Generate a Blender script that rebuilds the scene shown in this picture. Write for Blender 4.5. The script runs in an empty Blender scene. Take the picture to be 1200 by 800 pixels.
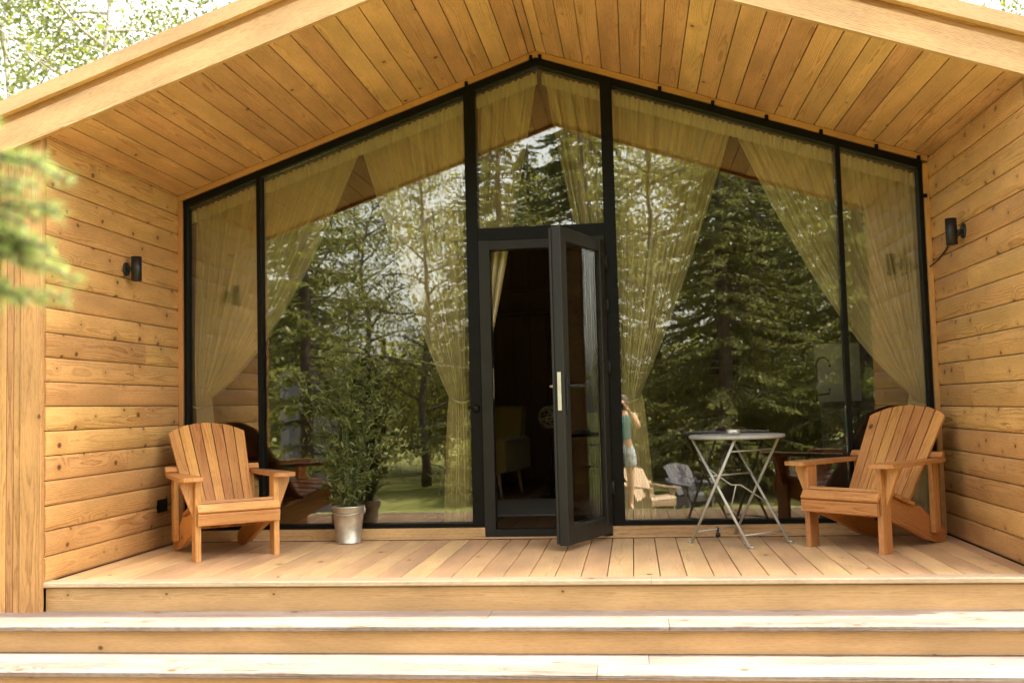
import bpy, math, random
import numpy as np
from mathutils import Vector, Matrix
R = math.radians
rnd = random.Random(7)
SC = bpy.context.scene
COL = SC.collection

# ------------------------------------------------------------------ camera, sky, sun, exposure
CAM = Vector((0.6365, -7.139, 0.9201))
YAW, PITCH, ROLL, FPX = 0.1176, 0.0645, 0.0259, 1185.05
cam_d = bpy.data.cameras.new('camera')
cam = bpy.data.objects.new('camera', cam_d)
COL.objects.link(cam)
fw = Vector((-math.sin(YAW) * math.cos(PITCH), math.cos(YAW) * math.cos(PITCH), math.sin(PITCH)))
rt = Vector((math.cos(YAW), math.sin(YAW), 0))
up = rt.cross(fw)
cr, sr = math.cos(ROLL), math.sin(ROLL)
cx = cr * rt - sr * up
cy = sr * rt + cr * up
cz = -fw
cam.matrix_world = Matrix(((cx.x, cy.x, cz.x, CAM.x), (cx.y, cy.y, cz.y, CAM.y), (cx.z, cy.z, cz.z, CAM.z), (0, 0, 0, 1)))
cam_d.sensor_fit = 'HORIZONTAL'
cam_d.sensor_width = 36
cam_d.lens = FPX / 1200 * 36
cam_d.clip_start = 0.05
cam_d.clip_end = 600
cam_d.dof.use_dof = True
cam_d.dof.focus_distance = 6.3
cam_d.dof.aperture_fstop = 2.8
SC.camera = cam

SUN_DIR = Vector((0.47, 0.009, 0.88)).normalized()       # towards the sun
world = bpy.data.worlds.new('World')
SC.world = world
world.use_nodes = True
wn, wl = world.node_tree.nodes, world.node_tree.links
sky = wn.new('ShaderNodeTexSky')
sky.sky_type = 'NISHITA'
sky.sun_disc = False
sky.sun_elevation = math.asin(SUN_DIR.z)
sky.sun_rotation = math.atan2(SUN_DIR.x, SUN_DIR.y)
sky.dust_density = 4.0
sky.air_density = 1.0
hs = wn.new('ShaderNodeHueSaturation')
hs.inputs['Saturation'].default_value = 0.35
wl.new(sky.outputs['Color'], hs.inputs['Color'])
bg = wn['Background']
bg.inputs['Strength'].default_value = 0.15
wm = wn.new('ShaderNodeMix'); wm.data_type = 'RGBA'; wm.blend_type = 'MULTIPLY'; wm.inputs[0].default_value = 1.0
wm.inputs[7].default_value = (1.0, 0.965, 0.90, 1)
wl.new(hs.outputs['Color'], wm.inputs[6]); wl.new(wm.outputs[2], bg.inputs['Color'])
sun_d = bpy.data.lights.new('sun', 'SUN')
sun_d.energy = 2.15
sun_d.angle = R(0.6)
sun_d.color = (1.0, 0.925, 0.79)
sun = bpy.data.objects.new('sun', sun_d)
COL.objects.link(sun)
sun.rotation_euler = SUN_DIR.to_track_quat('Z', 'Y').to_euler()
sun.location = (8, -2, 14)
SC.view_settings.view_transform = 'Standard'
SC.view_settings.look = 'None'
SC.view_settings.exposure = 2.72
SC.view_settings.gamma = 1.0
try:
    SC.cycles.max_bounces = 9
    SC.cycles.diffuse_bounces = 4
    SC.cycles.glossy_bounces = 4
    SC.cycles.transparent_max_bounces = 16
    SC.cycles.caustics_reflective = False
except Exception:
    pass

# ------------------------------------------------------------------ materials
def mat(name):
    m = bpy.data.materials.new(name)
    m.use_nodes = True
    nt = m.node_tree
    return m, nt.nodes, nt.links, nt.nodes['Principled BSDF']

def math_node(n, l, op, a, b=None, clamp=False):
    x = n.new('ShaderNodeMath')
    x.operation = op
    x.use_clamp = clamp
    for i, q in enumerate((a, b)):
        if q is None:
            continue
        if isinstance(q, (int, float)):
            x.inputs[i].default_value = q
        else:
            l.new(q, x.inputs[i])
    return x.outputs[0]

def maprange(n, l, v, a, b, c, d, smooth=True):
    x = n.new('ShaderNodeMapRange')
    x.interpolation_type = 'SMOOTHSTEP' if smooth else 'LINEAR'
    l.new(v, x.inputs[0])
    for i, q in enumerate((a, b, c, d)):
        x.inputs[i + 1].default_value = q
    return x.outputs[0]

def mixc(n, l, fac, a, b, mode='MIX'):
    x = n.new('ShaderNodeMix')
    x.data_type = 'RGBA'
    x.blend_type = mode
    x.clamp_factor = True
    if isinstance(fac, (int, float)):
        x.inputs[0].default_value = fac
    else:
        l.new(fac, x.inputs[0])
    for i, q in ((6, a), (7, b)):
        if isinstance(q, tuple):
            x.inputs[i].default_value = (q[0], q[1], q[2], 1)
        else:
            l.new(q, x.inputs[i])
    return x.outputs[2]

def wood(name, light, dark, ring=0.55, knot=0.12, rough=0.5, tone=0.35, red=0.0, knotcol=(0.10, 0.045, 0.015), dirt=0.0, spec=0.35, ringf=150):
    m, n, l, p = mat(name)
    M = lambda op, a, b=None, clamp=False: math_node(n, l, op, a, b, clamp)
    at = n.new('ShaderNodeAttribute'); at.attribute_name = 'wc'
    tn = n.new('ShaderNodeAttribute'); tn.attribute_name = 'tone'
    sx = n.new('ShaderNodeSeparateXYZ'); l.new(at.outputs['Vector'], sx.inputs[0])
    u, v, w = sx.outputs
    def vec(a, b, c):
        cmb = n.new('ShaderNodeCombineXYZ')
        for i, (q, k) in enumerate(((u, a), (v, b), (w, c))):
            l.new(M('MULTIPLY', q, k), cmb.inputs[i])
        return cmb.outputs[0]
    def noise(vc, scale=1.0, detail=2.0):
        t = n.new('ShaderNodeTexNoise'); t.inputs['Scale'].default_value = scale; t.inputs['Detail'].default_value = detail
        l.new(vc, t.inputs['Vector'])
        return t
    n1 = noise(vec(1.1, 5, 5), 1, 2)
    s1 = n.new('ShaderNodeSeparateColor'); l.new(n1.outputs['Color'], s1.inputs[0])
    # knots
    vo = n.new('ShaderNodeTexVoronoi'); vo.feature = 'F1'; vo.inputs['Scale'].default_value = 1
    vo.inputs['Randomness'].default_value = 0.9
    vo.voronoi_dimensions = '2D'
    l.new(vec(5.0, 6.5, 0), vo.inputs['Vector'])
    vs = n.new('ShaderNodeSeparateColor'); l.new(vo.outputs['Color'], vs.inputs[0])
    en = M('LESS_THAN', vs.outputs[0], knot)
    ksz = M('ADD', M('MULTIPLY', vs.outputs[1], 0.75), 0.35)
    kd = M('DIVIDE', vo.outputs['Distance'], ksz)
    k1 = M('MULTIPLY', maprange(n, l, kd, 0.06, 0.13, 1, 0), en)
    k2 = M('MULTIPLY', maprange(n, l, kd, 0.05, 0.6, 1, 0), en)
    v2 = M('ADD', v, M('MULTIPLY', M('SUBTRACT', s1.outputs[0], 0.5), 0.03))
    w2 = M('ADD', w, M('MULTIPLY', M('SUBTRACT', s1.outputs[1], 0.5), 0.045))
    fine = noise(vec(9, 60, 60), 1, 2)
    r = M('SQRT', M('ADD', M('MULTIPLY', v2, v2), M('MULTIPLY', w2, w2)))
    r = M('ADD', r, M('MULTIPLY', k2, 0.016))
    r = M('ADD', r, M('MULTIPLY', M('SUBTRACT', fine.outputs['Fac'], 0.5), 0.004))
    fr = M('FRACT', M('MULTIPLY', r, ringf))
    rg = M('POWER', fr, 2.2)
    rg = M('MULTIPLY', rg, maprange(n, l, fr, 0.9, 1.0, 1, 0.2))
    # uneven ring contrast
    patch = noise(vec(1.5, 9, 3), 1, 2)
    rg = M('MULTIPLY', rg, maprange(n, l, patch.outputs['Fac'], 0.3, 0.68, 0.35, 1.25))
    fib = noise(vec(7, 300, 300), 1, 2)
    f = M('ADD', M('MULTIPLY', rg, ring), M('MULTIPLY', M('SUBTRACT', fib.outputs['Fac'], 0.5), 0.75), True)
    fleck = noise(vec(26, 210, 60), 1, 1)
    f = M('ADD', f, M('MULTIPLY', M('SUBTRACT', maprange(n, l, fleck.outputs['Fac'], 0.38, 0.66, 0, 1), 0.4), 0.30), True)
    c = mixc(n, l, f, light, dark)
    blot = noise(vec(1.6, 6, 6), 1, 3)
    bl = maprange(n, l, blot.outputs['Fac'], 0.3, 0.7, 0.86, 1.12)
    tv = M('ADD', M('MULTIPLY', M('SUBTRACT', tn.outputs['Fac'], 0.5), tone), 1.0)
    val = M('MULTIPLY', bl, tv)
    hv = n.new('ShaderNodeHueSaturation')
    l.new(c, hv.inputs['Color']); l.new(val, hv.inputs['Value'])
    # boards differ a little in hue: darker boards are redder
    hue = M('ADD', M('MULTIPLY', M('SUBTRACT', tn.outputs['Fac'], 0.5), 0.014 + red * 0.4), 0.497)
    l.new(hue, hv.inputs['Hue'])
    c = mixc(n, l, M('MULTIPLY', k2, 0.35), hv.outputs['Color'], dark)
    c = mixc(n, l, M('MULTIPLY', k1, 0.9), c, knotcol)
    if dirt > 0:
        dn = noise(vec(2.2, 2.6, 1), 1, 5)
        c = mixc(n, l, M('MULTIPLY', maprange(n, l, dn.outputs['Fac'], 0.5, 0.75, 0, 1), dirt), c, (0.22, 0.20, 0.17))
    l.new(c, p.inputs['Base Color'])
    rr = M('ADD', M('MULTIPLY', M('SUBTRACT', blot.outputs['Fac'], 0.5), 0.25), rough)
    l.new(rr, p.inputs['Roughness'])
    p.inputs['Specular IOR Level'].default_value = spec
    b = n.new('ShaderNodeBump'); b.inputs['Strength'].default_value = 0.35; b.inputs['Distance'].default_value = 0.0012
    l.new(M('ADD', M('MULTIPLY', rg, -0.7), fib.outputs['Fac']), b.inputs['Height'])
    l.new(b.outputs[0], p.inputs['Normal'])
    return m

W_WALL = wood('larch_siding', (0.64, 0.375, 0.135), (0.37, 0.175, 0.048), ring=1.0, knot=0.46, rough=0.42, tone=0.2, spec=0.5)
W_SOFFIT = wood('larch_soffit', (0.72, 0.430, 0.195), (0.46, 0.225, 0.080), ring=1.0, knot=0.07, rough=0.5, tone=0.26, red=0.01)
W_FASCIA = wood('larch_fascia', (0.66, 0.42, 0.205), (0.40, 0.18, 0.06), ring=1.0, knot=0.10, rough=0.5, tone=0.15)
W_CORNER = wood('larch_cladding', (0.54, 0.295, 0.105), (0.29, 0.135, 0.04), ring=0.95, knot=0.10, rough=0.5, tone=0.3)
W_DECK = wood('deck_board', (0.60, 0.39, 0.195), (0.43, 0.235, 0.095), ring=0.6, knot=0.05, rough=0.55, tone=0.28, dirt=0.25)
W_TREAD = wood('tread_board', (0.27, 0.215, 0.178), (0.10, 0.066, 0.046), ring=1.2, knot=0.12, rough=0.6, tone=0.25, dirt=0.2)
W_EDGE = wood('edge_board', (0.52, 0.40, 0.26), (0.36, 0.24, 0.13), ring=0.8, knot=0.08, rough=0.55, tone=0.15, dirt=0.2)
W_RISER = wood('riser_board', (0.54, 0.34, 0.15), (0.36, 0.20, 0.075), ring=0.8, knot=0.26, rough=0.5, tone=0.15)
W_TRIM = wood('larch_trim', (0.52, 0.275, 0.09), (0.30, 0.15, 0.045), ring=0.5, knot=0.10, rough=0.5, tone=0.15)
W_CHAIR = wood('cedar_chair', (0.60, 0.300, 0.092), (0.35, 0.125, 0.028), ring=0.95, knot=0.07, rough=0.42, tone=0.42, red=0.005, spec=0.5)
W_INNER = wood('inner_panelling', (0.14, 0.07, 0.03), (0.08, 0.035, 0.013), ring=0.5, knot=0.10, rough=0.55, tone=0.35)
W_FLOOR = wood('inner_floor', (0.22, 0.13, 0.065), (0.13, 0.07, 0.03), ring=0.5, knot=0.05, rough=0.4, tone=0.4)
W_GREY = wood('weathered_boards', (0.15, 0.14, 0.16), (0.08, 0.075, 0.085), ring=0.5, knot=0.12, rough=0.8, tone=0.5, knotcol=(0.08, 0.07, 0.07))
W_BRIGHT = wood('pale_pine', (0.42, 0.30, 0.19), (0.28, 0.18, 0.09), ring=0.5, knot=0.1, rough=0.5, tone=0.3)

def simple(name, col, rough=0.5, metal=0.0, spec=0.5, var=0.12, scale=20.0, bump=0.0, sheen=0.0):
    m, n, l, p = mat(name)
    tc = n.new('ShaderNodeTexCoord')
    t = n.new('ShaderNodeTexNoise'); t.inputs['Scale'].default_value = scale; t.inputs['Detail'].default_value = 4
    l.new(tc.outputs['Object'], t.inputs['Vector'])
    hv = n.new('ShaderNodeHueSaturation'); hv.inputs['Color'].default_value = (*col, 1)
    l.new(maprange(n, l, t.outputs['Fac'], 0.25, 0.75, 1 - var, 1 + var), hv.inputs['Value'])
    l.new(hv.outputs[0], p.inputs['Base Color'])
    l.new(maprange(n, l, t.outputs['Fac'], 0.2, 0.8, max(rough - 0.08, 0.02), min(rough + 0.08, 1)), p.inputs['Roughness'])
    p.inputs['Metallic'].default_value = metal
    p.inputs['Specular IOR Level'].default_value = spec
    if sheen:
        p.inputs['Sheen Weight'].default_value = sheen
    if bump:
        b = n.new('ShaderNodeBump'); b.inputs['Strength'].default_value = bump; b.inputs['Distance'].default_value = 0.003
        l.new(t.outputs['Fac'], b.inputs['Height']); l.new(b.outputs[0], p.inputs['Normal'])
    return m

BLACK = simple('black_frame', (0.005, 0.0045, 0.0035), 0.45, spec=0.16, var=0.2, scale=6)
ANTHRA = simple('anthracite_door', (0.019, 0.0175, 0.014), 0.42, spec=0.25, var=0.12, scale=6)
LAMPBLK = simple('lamp_black', (0.008, 0.008, 0.008), 0.5)
STEEL = simple('lock_steel', (0.55, 0.52, 0.42), 0.35, 0.8)
ZINC = simple('zinc_bucket', (0.60, 0.56, 0.47), 0.46, 0.85, var=0.2, scale=14)
TABLEM = simple('grey_paint', (0.46, 0.45, 0.40), 0.45, 0.15, var=0.1)
TABLETOP = simple('table_top_paint', (0.30, 0.29, 0.265), 0.6, 0.0, var=0.1)
SOIL = simple('soil', (0.025, 0.018, 0.012), 0.95, bump=0.6)
CABLE = simple('cable', (0.03, 0.015, 0.008), 0.6)
ROOFM = simple('roof_sheet', (0.03, 0.03, 0.03), 0.6)
MUSTARD = simple('mustard_fabric', (0.24, 0.17, 0.035), 0.9, sheen=0.3, scale=200, bump=0.2)
RUGM = simple('pale_rug', (0.34, 0.31, 0.26), 0.95, scale=90, bump=0.5)
GREYPANEL = simple('grey_panel', (0.44, 0.45, 0.42), 0.45, var=0.12, scale=3)
DARKCAB = simple('dark_cabinet', (0.03, 0.025, 0.02), 0.45)
SKIN = simple('skin', (0.52, 0.30, 0.20), 0.55, var=0.05)
HAIR = simple('brown_hair', (0.06, 0.035, 0.02), 0.6)
TEAL = simple('teal_cloth', (0.09, 0.22, 0.23), 0.85)
BARKM = simple('bark', (0.085, 0.065, 0.048), 0.95, var=0.5, scale=9, bump=0.8)
BIRCHBARK = simple('pale_bark', (0.35, 0.32, 0.27), 0.9, var=0.4, scale=7, bump=0.5)
STEMG = simple('green_stem', (0.07, 0.09, 0.03), 0.7)

def pattern_cloth(name):
    m, n, l, p = mat(name)
    tc = n.new('ShaderNodeTexCoord')
    vo = n.new('ShaderNodeTexVoronoi'); vo.inputs['Scale'].default_value = 28
    l.new(tc.outputs['Object'], vo.inputs['Vector'])
    c = mixc(n, l, maprange(n, l, vo.outputs['Distance'], 0.25, 0.4, 0, 1), (0.12, 0.22, 0.36), (0.36, 0.39, 0.42))
    l.new(c, p.inputs['Base Color']); p.inputs['Roughness'].default_value = 0.85
    return m
PATTERN = pattern_cloth('patterned_cloth')

def leafmat(name, c1, c2, trans=(0.22, 0.28, 0.03), tw=0.45, rough=0.5):
    m, n, l, p = mat(name)
    g = n.new('ShaderNodeNewGeometry')
    c = mixc(n, l, g.outputs['Random Per Island'], c1, c2)
    l.new(c, p.inputs['Base Color'])
    p.inputs['Roughness'].default_value = rough
    p.inputs['Specular IOR Level'].default_value = 0.35
    t = n.new('ShaderNodeBsdfTranslucent')
    hv = n.new('ShaderNodeHueSaturation'); hv.inputs['Color'].default_value = (*trans, 1)
    l.new(maprange(n, l, g.outputs['Random Per Island'], 0, 1, 0.7, 1.25, False), hv.inputs['Value'])
    l.new(hv.outputs[0], t.inputs['Color'])
    ms = n.new('ShaderNodeMixShader'); ms.inputs[0].default_value = tw
    l.new(p.outputs[0], ms.inputs[1]); l.new(t.outputs[0], ms.inputs[2])
    l.new(ms.outputs[0], n['Material Output'].inputs['Surface'])
    return m
LEAF_A = leafmat('broad_leaf', (0.055, 0.066, 0.016), (0.20, 0.195, 0.05), (0.42, 0.42, 0.09), 0.45, 0.34)
LEAF_B = leafmat('birch_leaf', (0.055, 0.075, 0.022), (0.12, 0.135, 0.035), (0.26, 0.29, 0.05))
NEEDLE = leafmat('spruce_needle', (0.055, 0.066, 0.020), (0.18, 0.18, 0.055), (0.32, 0.33, 0.08), 0.38, 0.36)
NEEDLE_PALE = leafmat('fresh_needle', (0.17, 0.23, 0.07), (0.28, 0.33, 0.11), (0.42, 0.50, 0.15), 0.42)
LEAF_POT = leafmat('pot_plant_leaf', (0.10, 0.125, 0.030), (0.20, 0.22, 0.07), (0.22, 0.26, 0.06), 0.35, 0.38)

def glassmat():
    m, n, l, p = mat('window_glass')
    n.remove(p)
    tr = n.new('ShaderNodeBsdfTransparent'); tr.inputs['Color'].default_value = (0.985, 0.97, 0.92, 1)
    gl = n.new('ShaderNodeBsdfGlossy'); gl.inputs['Roughness'].default_value = 0.0
    gl.inputs['Color'].default_value = (0.97, 0.97, 0.92, 1)
    fr = n.new('ShaderNodeFresnel'); fr.inputs['IOR'].default_value = 1.5
    f = math_node(n, l, 'ADD', math_node(n, l, 'MULTIPLY', fr.outputs[0], 1.25), 0.083, True)
    tc = n.new('ShaderNodeTexCoord')
    no = n.new('ShaderNodeTexNoise'); no.inputs['Scale'].default_value = 1.0; no.inputs['Detail'].default_value = 2
    mp = n.new('ShaderNodeMapping'); mp.inputs['Scale'].default_value = (1.6, 0, 3.0)
    l.new(tc.outputs['Object'], mp.inputs[0]); l.new(mp.outputs[0], no.inputs['Vector'])
    b = n.new('ShaderNodeBump'); b.inputs['Strength'].default_value = 1.0; b.inputs['Distance'].default_value = 0.0006
    l.new(no.outputs['Fac'], b.inputs['Height']); l.new(b.outputs[0], gl.inputs['Normal'])
    ms = n.new('ShaderNodeMixShader')
    l.new(f, ms.inputs[0]); l.new(tr.outputs[0], ms.inputs[1]); l.new(gl.outputs[0], ms.inputs[2])
    l.new(ms.outputs[0], n['Material Output'].inputs['Surface'])
    return m
GLASS = glassmat()

def sheermat(name, col, op):
    m, n, l, p = mat(name)
    n.remove(p)
    d = n.new('ShaderNodeBsdfDiffuse'); d.inputs['Color'].default_value = (*col, 1)
    t = n.new('ShaderNodeBsdfTranslucent'); t.inputs['Color'].default_value = (*col, 1)
    tr = n.new('ShaderNodeBsdfTransparent')
    m1 = n.new('ShaderNodeMixShader'); m1.inputs[0].default_value = 0.15
    l.new(d.outputs[0], m1.inputs[1]); l.new(t.outputs[0], m1.inputs[2])
    lw = n.new('ShaderNodeLayerWeight'); lw.inputs['Blend'].default_value = 0.35
    f = math_node(n, l, 'ADD', math_node(n, l, 'MULTIPLY', lw.outputs['Facing'], 0.5), op, True)
    m2 = n.new('ShaderNodeMixShader')
    l.new(f, m2.inputs[0]); l.new(tr.outputs[0], m2.inputs[1]); l.new(m1.outputs[0], m2.inputs[2])
    l.new(m2.outputs[0], n['Material Output'].inputs['Surface'])
    return m
SHEER = sheermat('sheer_curtain', (0.98, 0.88, 0.60), 0.84)
HEADM = sheermat('curtain_heading', (0.98, 0.92, 0.68), 0.97)

def groundmat():
    m, n, l, p = mat('lawn_grass')
    tc = n.new('ShaderNodeTexCoord')
    t1 = n.new('ShaderNodeTexNoise'); t1.inputs['Scale'].default_value = 0.35; t1.inputs['Detail'].default_value = 6
    t2 = n.new('ShaderNodeTexNoise'); t2.inputs['Scale'].default_value = 14; t2.inputs['Detail'].default_value = 5
    for t in (t1, t2):
        l.new(tc.outputs['Object'], t.inputs['Vector'])
    c = mixc(n, l, maprange(n, l, t1.outputs['Fac'], 0.35, 0.65, 0, 1), (0.14, 0.15, 0.04), (0.25, 0.235, 0.085))
    c = mixc(n, l, maprange(n, l, t2.outputs['Fac'], 0.4, 0.7, 0, 0.7), c, (0.055, 0.075, 0.018))
    l.new(c, p.inputs['Base Color']); p.inputs['Roughness'].default_value = 0.95
    p.inputs['Specular IOR Level'].default_value = 0.1
    b = n.new('ShaderNodeBump'); b.inputs['Strength'].default_value = 0.9; b.inputs['Distance'].default_value = 0.06
    l.new(t2.outputs['Fac'], b.inputs['Height']); l.new(b.outputs[0], p.inputs['Normal'])
    return m
GRASS = groundmat()

# ------------------------------------------------------------------ builders
X, Y, Z = Vector((1, 0, 0)), Vector((0, 1, 0)), Vector((0, 0, 1))

class MB:
    def __init__(self):
        self.v, self.f, self.wc, self.tn, self.sm = [], [], [], [], []
    def add(self, vs, fs, wc=None, tone=None, smooth=False):
        o = len(self.v)
        self.v += [tuple(q) for q in vs]
        self.f += [tuple(i + o for i in q) for q in fs]
        self.sm += [smooth] * len(fs)
        self.wc += [tuple(q) for q in (wc if wc is not None else vs)]
        t = rnd.random() if tone is None else tone
        self.tn += [t] * len(vs)
    def sweep(self, rings, wcs, tone=None, smooth=False):
        """rings of equal length closed into a prism with end caps"""
        n = len(rings[0]); vs = [p for r in rings for p in r]; w = [p for r in wcs for p in r]; fs = []
        for a in range(len(rings) - 1):
            for i in range(n):
                j = (i + 1) % n
                fs.append((a * n + i, a * n + j, (a + 1) * n + j, (a + 1) * n + i))
        fs.append(tuple(range(n - 1, -1, -1))); fs.append(tuple(range((len(rings) - 1) * n, len(rings) * n)))
        self.add(vs, fs, w, tone, smooth)
    def board(self, c, u, v, w, L, W, T, ch=0.002, bulge=0.0, tone=None, W2=None):
        """plank centred at c: length L along u, width W along v, thickness T along w (+w = show face)"""
        c, u, v, w = Vector(c), Vector(u), Vector(v), Vector(w)
        off = rnd.uniform(0, 60); dv = rnd.uniform(-0.5, 0.5) * W; dw = rnd.uniform(0.025, 0.08)
        def prof(W):
            h, t = W / 2, T / 2
            if bulge:
                pts = [(-h, -t), (-h, t - ch)]
                for k in range(7):
                    s = -1 + 2 * (k + 0.5) / 7
                    pts.append((s * (h - ch), t + bulge * (1 - s * s)))
                pts += [(h, t - ch), (h, -t)]
            else:
                pts = [(-h, -t + ch), (-h, t - ch), (-h + ch, t), (h - ch, t), (h, t - ch), (h, -t + ch), (h - ch, -t), (-h + ch, -t)]
            return pts
        rings, wcs = [], []
        for s, wd in ((-0.5, W), (0.5, W2 or W)):
            pr = prof(wd)
            rings.append([c + u * (s * L) + v * a + w * b for a, b in pr])
            wcs.append([(off + s * L, a + dv, b + dw) for a, b in pr])
        if u.dot(v.cross(w)) < 0:
            rings.reverse(); wcs.reverse()
        rings.reverse(); wcs.reverse()
        self.sweep(rings, wcs, tone)
    def box(self, a, b, ch=0.002, tone=None):
        """axis aligned box from a to b, grain along its longest side"""
        a, b = Vector(a), Vector(b); c = (a + b) / 2; d = b - a
        o = sorted(range(3), key=lambda i: -abs(d[i])); ax = (X, Y, Z)
        ch = min(ch, abs(d[o[2]]) * 0.3)
        self.board(c, ax[o[0]], ax[o[1]], ax[o[2]], abs(d[o[0]]), abs(d[o[1]]), abs(d[o[2]]), ch, tone=tone)
    def prism(self, poly, d, t, grain=None, tone=None):
        """flat polygon (list of 3d points) extruded by t along d"""
        poly = [Vector(p) for p in poly]; d = Vector(d)
        g = Vector(grain) if grain else (poly[1] - poly[0]).normalized()
        e = d.cross(g).normalized(); o = poly[0]; off = rnd.uniform(0, 60); dv = rnd.uniform(-.05, .05); dw = rnd.uniform(.03, .08)
        r0 = poly; r1 = [p + d * t for p in poly]
        wf = lambda p: (off + (p - o).dot(g), (p - o).dot(e) + dv, (p - o).dot(d) + dw)
        nrm = Vector((0, 0, 0))
        for i in range(len(poly)):
            nrm += poly[i].cross(poly[(i + 1) % len(poly)])
        rings = [r0, r1] if nrm.dot(d) > 0 else [r1, r0]
        self.sweep(rings, [[wf(p) for p in r] for r in rings], tone)
    def tube(self, pts, r, n=8, tone=None, smooth=True):
        pts = [Vector(p) for p in pts]
        rs = r if isinstance(r, (list, tuple)) else [r] * len(pts)
        rings = []; prev = None
        for i, p in enumerate(pts):
            t = (pts[min(i + 1, len(pts) - 1)] - pts[max(i - 1, 0)]).normalized()
            if prev is None:
                a = t.orthogonal().normalized()
            else:
                a = (prev - t * prev.dot(t)).normalized()
            prev = a; b = t.cross(a)
            rings.append([p + (a * math.cos(k * math.tau / n) + b * math.sin(k * math.tau / n)) * rs[i] for k in range(n)])
        self.sweep(rings, [[tuple(q) for q in g] for g in rings], tone, smooth)
    def lathe(self, prof, c, n=32, axis=Z, smooth=True):
        """profile of (radius, height) points revolved about an axis through c"""
        c, axis = Vector(c), Vector(axis); a = axis.orthogonal().normalized(); b = axis.cross(a)
        vs = [c + axis * h + (a * math.cos(k * math.tau / n) + b * math.sin(k * math.tau / n)) * max(r, 1e-4) for r, h in prof for k in range(n)]
        fs = [(i * n + k, i * n + (k + 1) % n, (i + 1) * n + (k + 1) % n, (i + 1) * n + k) for i in range(len(prof) - 1) for k in range(n)]
        fs.append(tuple(range(n - 1, -1, -1))); fs.append(tuple(range((len(prof) - 1) * n, len(prof) * n)))
        self.add(vs, fs, None, None, smooth)
    def build(self, name, m, parent=None):
        me = bpy.data.meshes.new(name)
        me.from_pydata(self.v, [], self.f)
        a = me.attributes.new('wc', 'FLOAT_VECTOR', 'POINT'); a.data.foreach_set('vector', np.array(self.wc, np.float32).ravel())
        a = me.attributes.new('tone', 'FLOAT', 'POINT'); a.data.foreach_set('value', np.array(self.tn, np.float32))
        me.polygons.foreach_set('use_smooth', self.sm)
        me.materials.append(m)
        o = bpy.data.objects.new(name, me)
        COL.objects.link(o)
        if parent:
            o.parent = parent
        return o

def tag(o, label=None, cat=None, group=None, kind=None):
    for k, q in (('label', label), ('category', cat), ('group', group), ('kind', kind)):
        if q:
            o[k] = q
    return o

def thing(name, label, cat, loc=(0, 0, 0), rz=0.0, group=None):
    o = bpy.data.objects.new(name, None)
    o.empty_display_size = 0.1
    COL.objects.link(o)
    o.location = loc; o.rotation_euler = (0, 0, rz)
    return tag(o, label, cat, group)

def copy_tree(o, parent=None):
    c = o.copy(); COL.objects.link(c)
    if parent:
        c.parent = parent
    for ch in [q for q in bpy.data.objects if q.parent == o]:
        copy_tree(ch, c)
    return c

def quads(name, V, m, parent=None):
    """numpy array (N,4,3) of separate leaf faces"""
    V = np.asarray(V, np.float32); N = len(V)
    me = bpy.data.meshes.new(name)
    me.vertices.add(N * 4); me.vertices.foreach_set('co', V.ravel())
    me.loops.add(N * 4); me.loops.foreach_set('vertex_index', np.arange(N * 4, dtype=np.int32))
    me.polygons.add(N); me.polygons.foreach_set('loop_start', np.arange(0, N * 4, 4, dtype=np.int32))
    me.polygons.foreach_set('loop_total', np.full(N, 4, np.int32))
    me.update(); me.validate()
    me.materials.append(m)
    o = bpy.data.objects.new(name, me); COL.objects.link(o)
    if parent:
        o.parent = parent
    return o

def leaves(C, rng, size, aspect=0.55, upbias=0.5, D=None):
    """diamond leaves at centres C (N,3)"""
    N = len(C)
    nrm = rng.normal(size=(N, 3)); nrm[:, 2] += upbias * 1.5
    nrm /= np.linalg.norm(nrm, axis=1, keepdims=True)
    d = rng.normal(size=(N, 3)) if D is None else D + rng.normal(size=(N, 3)) * 0.35
    d -= nrm * (d * nrm).sum(1, keepdims=True)
    d /= np.linalg.norm(d, axis=1, keepdims=True) + 1e-9
    e = np.cross(nrm, d)
    s = size * rng.uniform(0.6, 1.3, (N, 1))
    return np.stack([C - d * s * .5, C + e * s * aspect * .5 - d * s * .05, C + d * s * .5, C - e * s * aspect * .5 - d * s * .05], 1)

# ------------------------------------------------------------------ the ground
def gz(x, y):
    if y > -7.8: return -0.60
    if y > -10.2: return -0.60 + (y + 7.8) / 2.4 * 0.42
    return -1.02 + min(0, (y + 10.2)) * 0.004
def build_ground():
    ys = [260, 60, 20, 8, 0, -4, -7.8, -8.6, -9.4, -10.2, -14, -18, -25, -35, -50, -80, -140, -300]
    xs = [-300, -100, -40, -20, -12, -8, -4, 0, 4, 8, 12, 20, 40, 100, 300]
    b = MB(); vs = []; fs = []
    for y in ys:
        for x in xs:
            vs.append((x, y, gz(x, y)))
    w = len(xs)
    for j in range(len(ys) - 1):
        for i in range(w - 1):
            fs.append((j * w + i, (j + 1) * w + i, (j + 1) * w + i + 1, j * w + i + 1))
    b.add(vs, fs, smooth=True)
    return tag(b.build('lawn', GRASS), kind='structure')
build_ground()

# ------------------------------------------------------------------ the cabin
XR = 0.02
SL = 0.3413
CS, SN = 1 / math.hypot(1, SL), SL / math.hypot(1, SL)
def zs(x): return 3.475 - SL * abs(x - XR)      # soffit
def zf(x): return 3.431 - SL * abs(x - XR)      # top of black frame
YF = -1.73                                      # deck front
cabin = thing('cabin', 'timber cabin with steep gable porch, glazed front wall and larch boarding', 'cabin')

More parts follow.
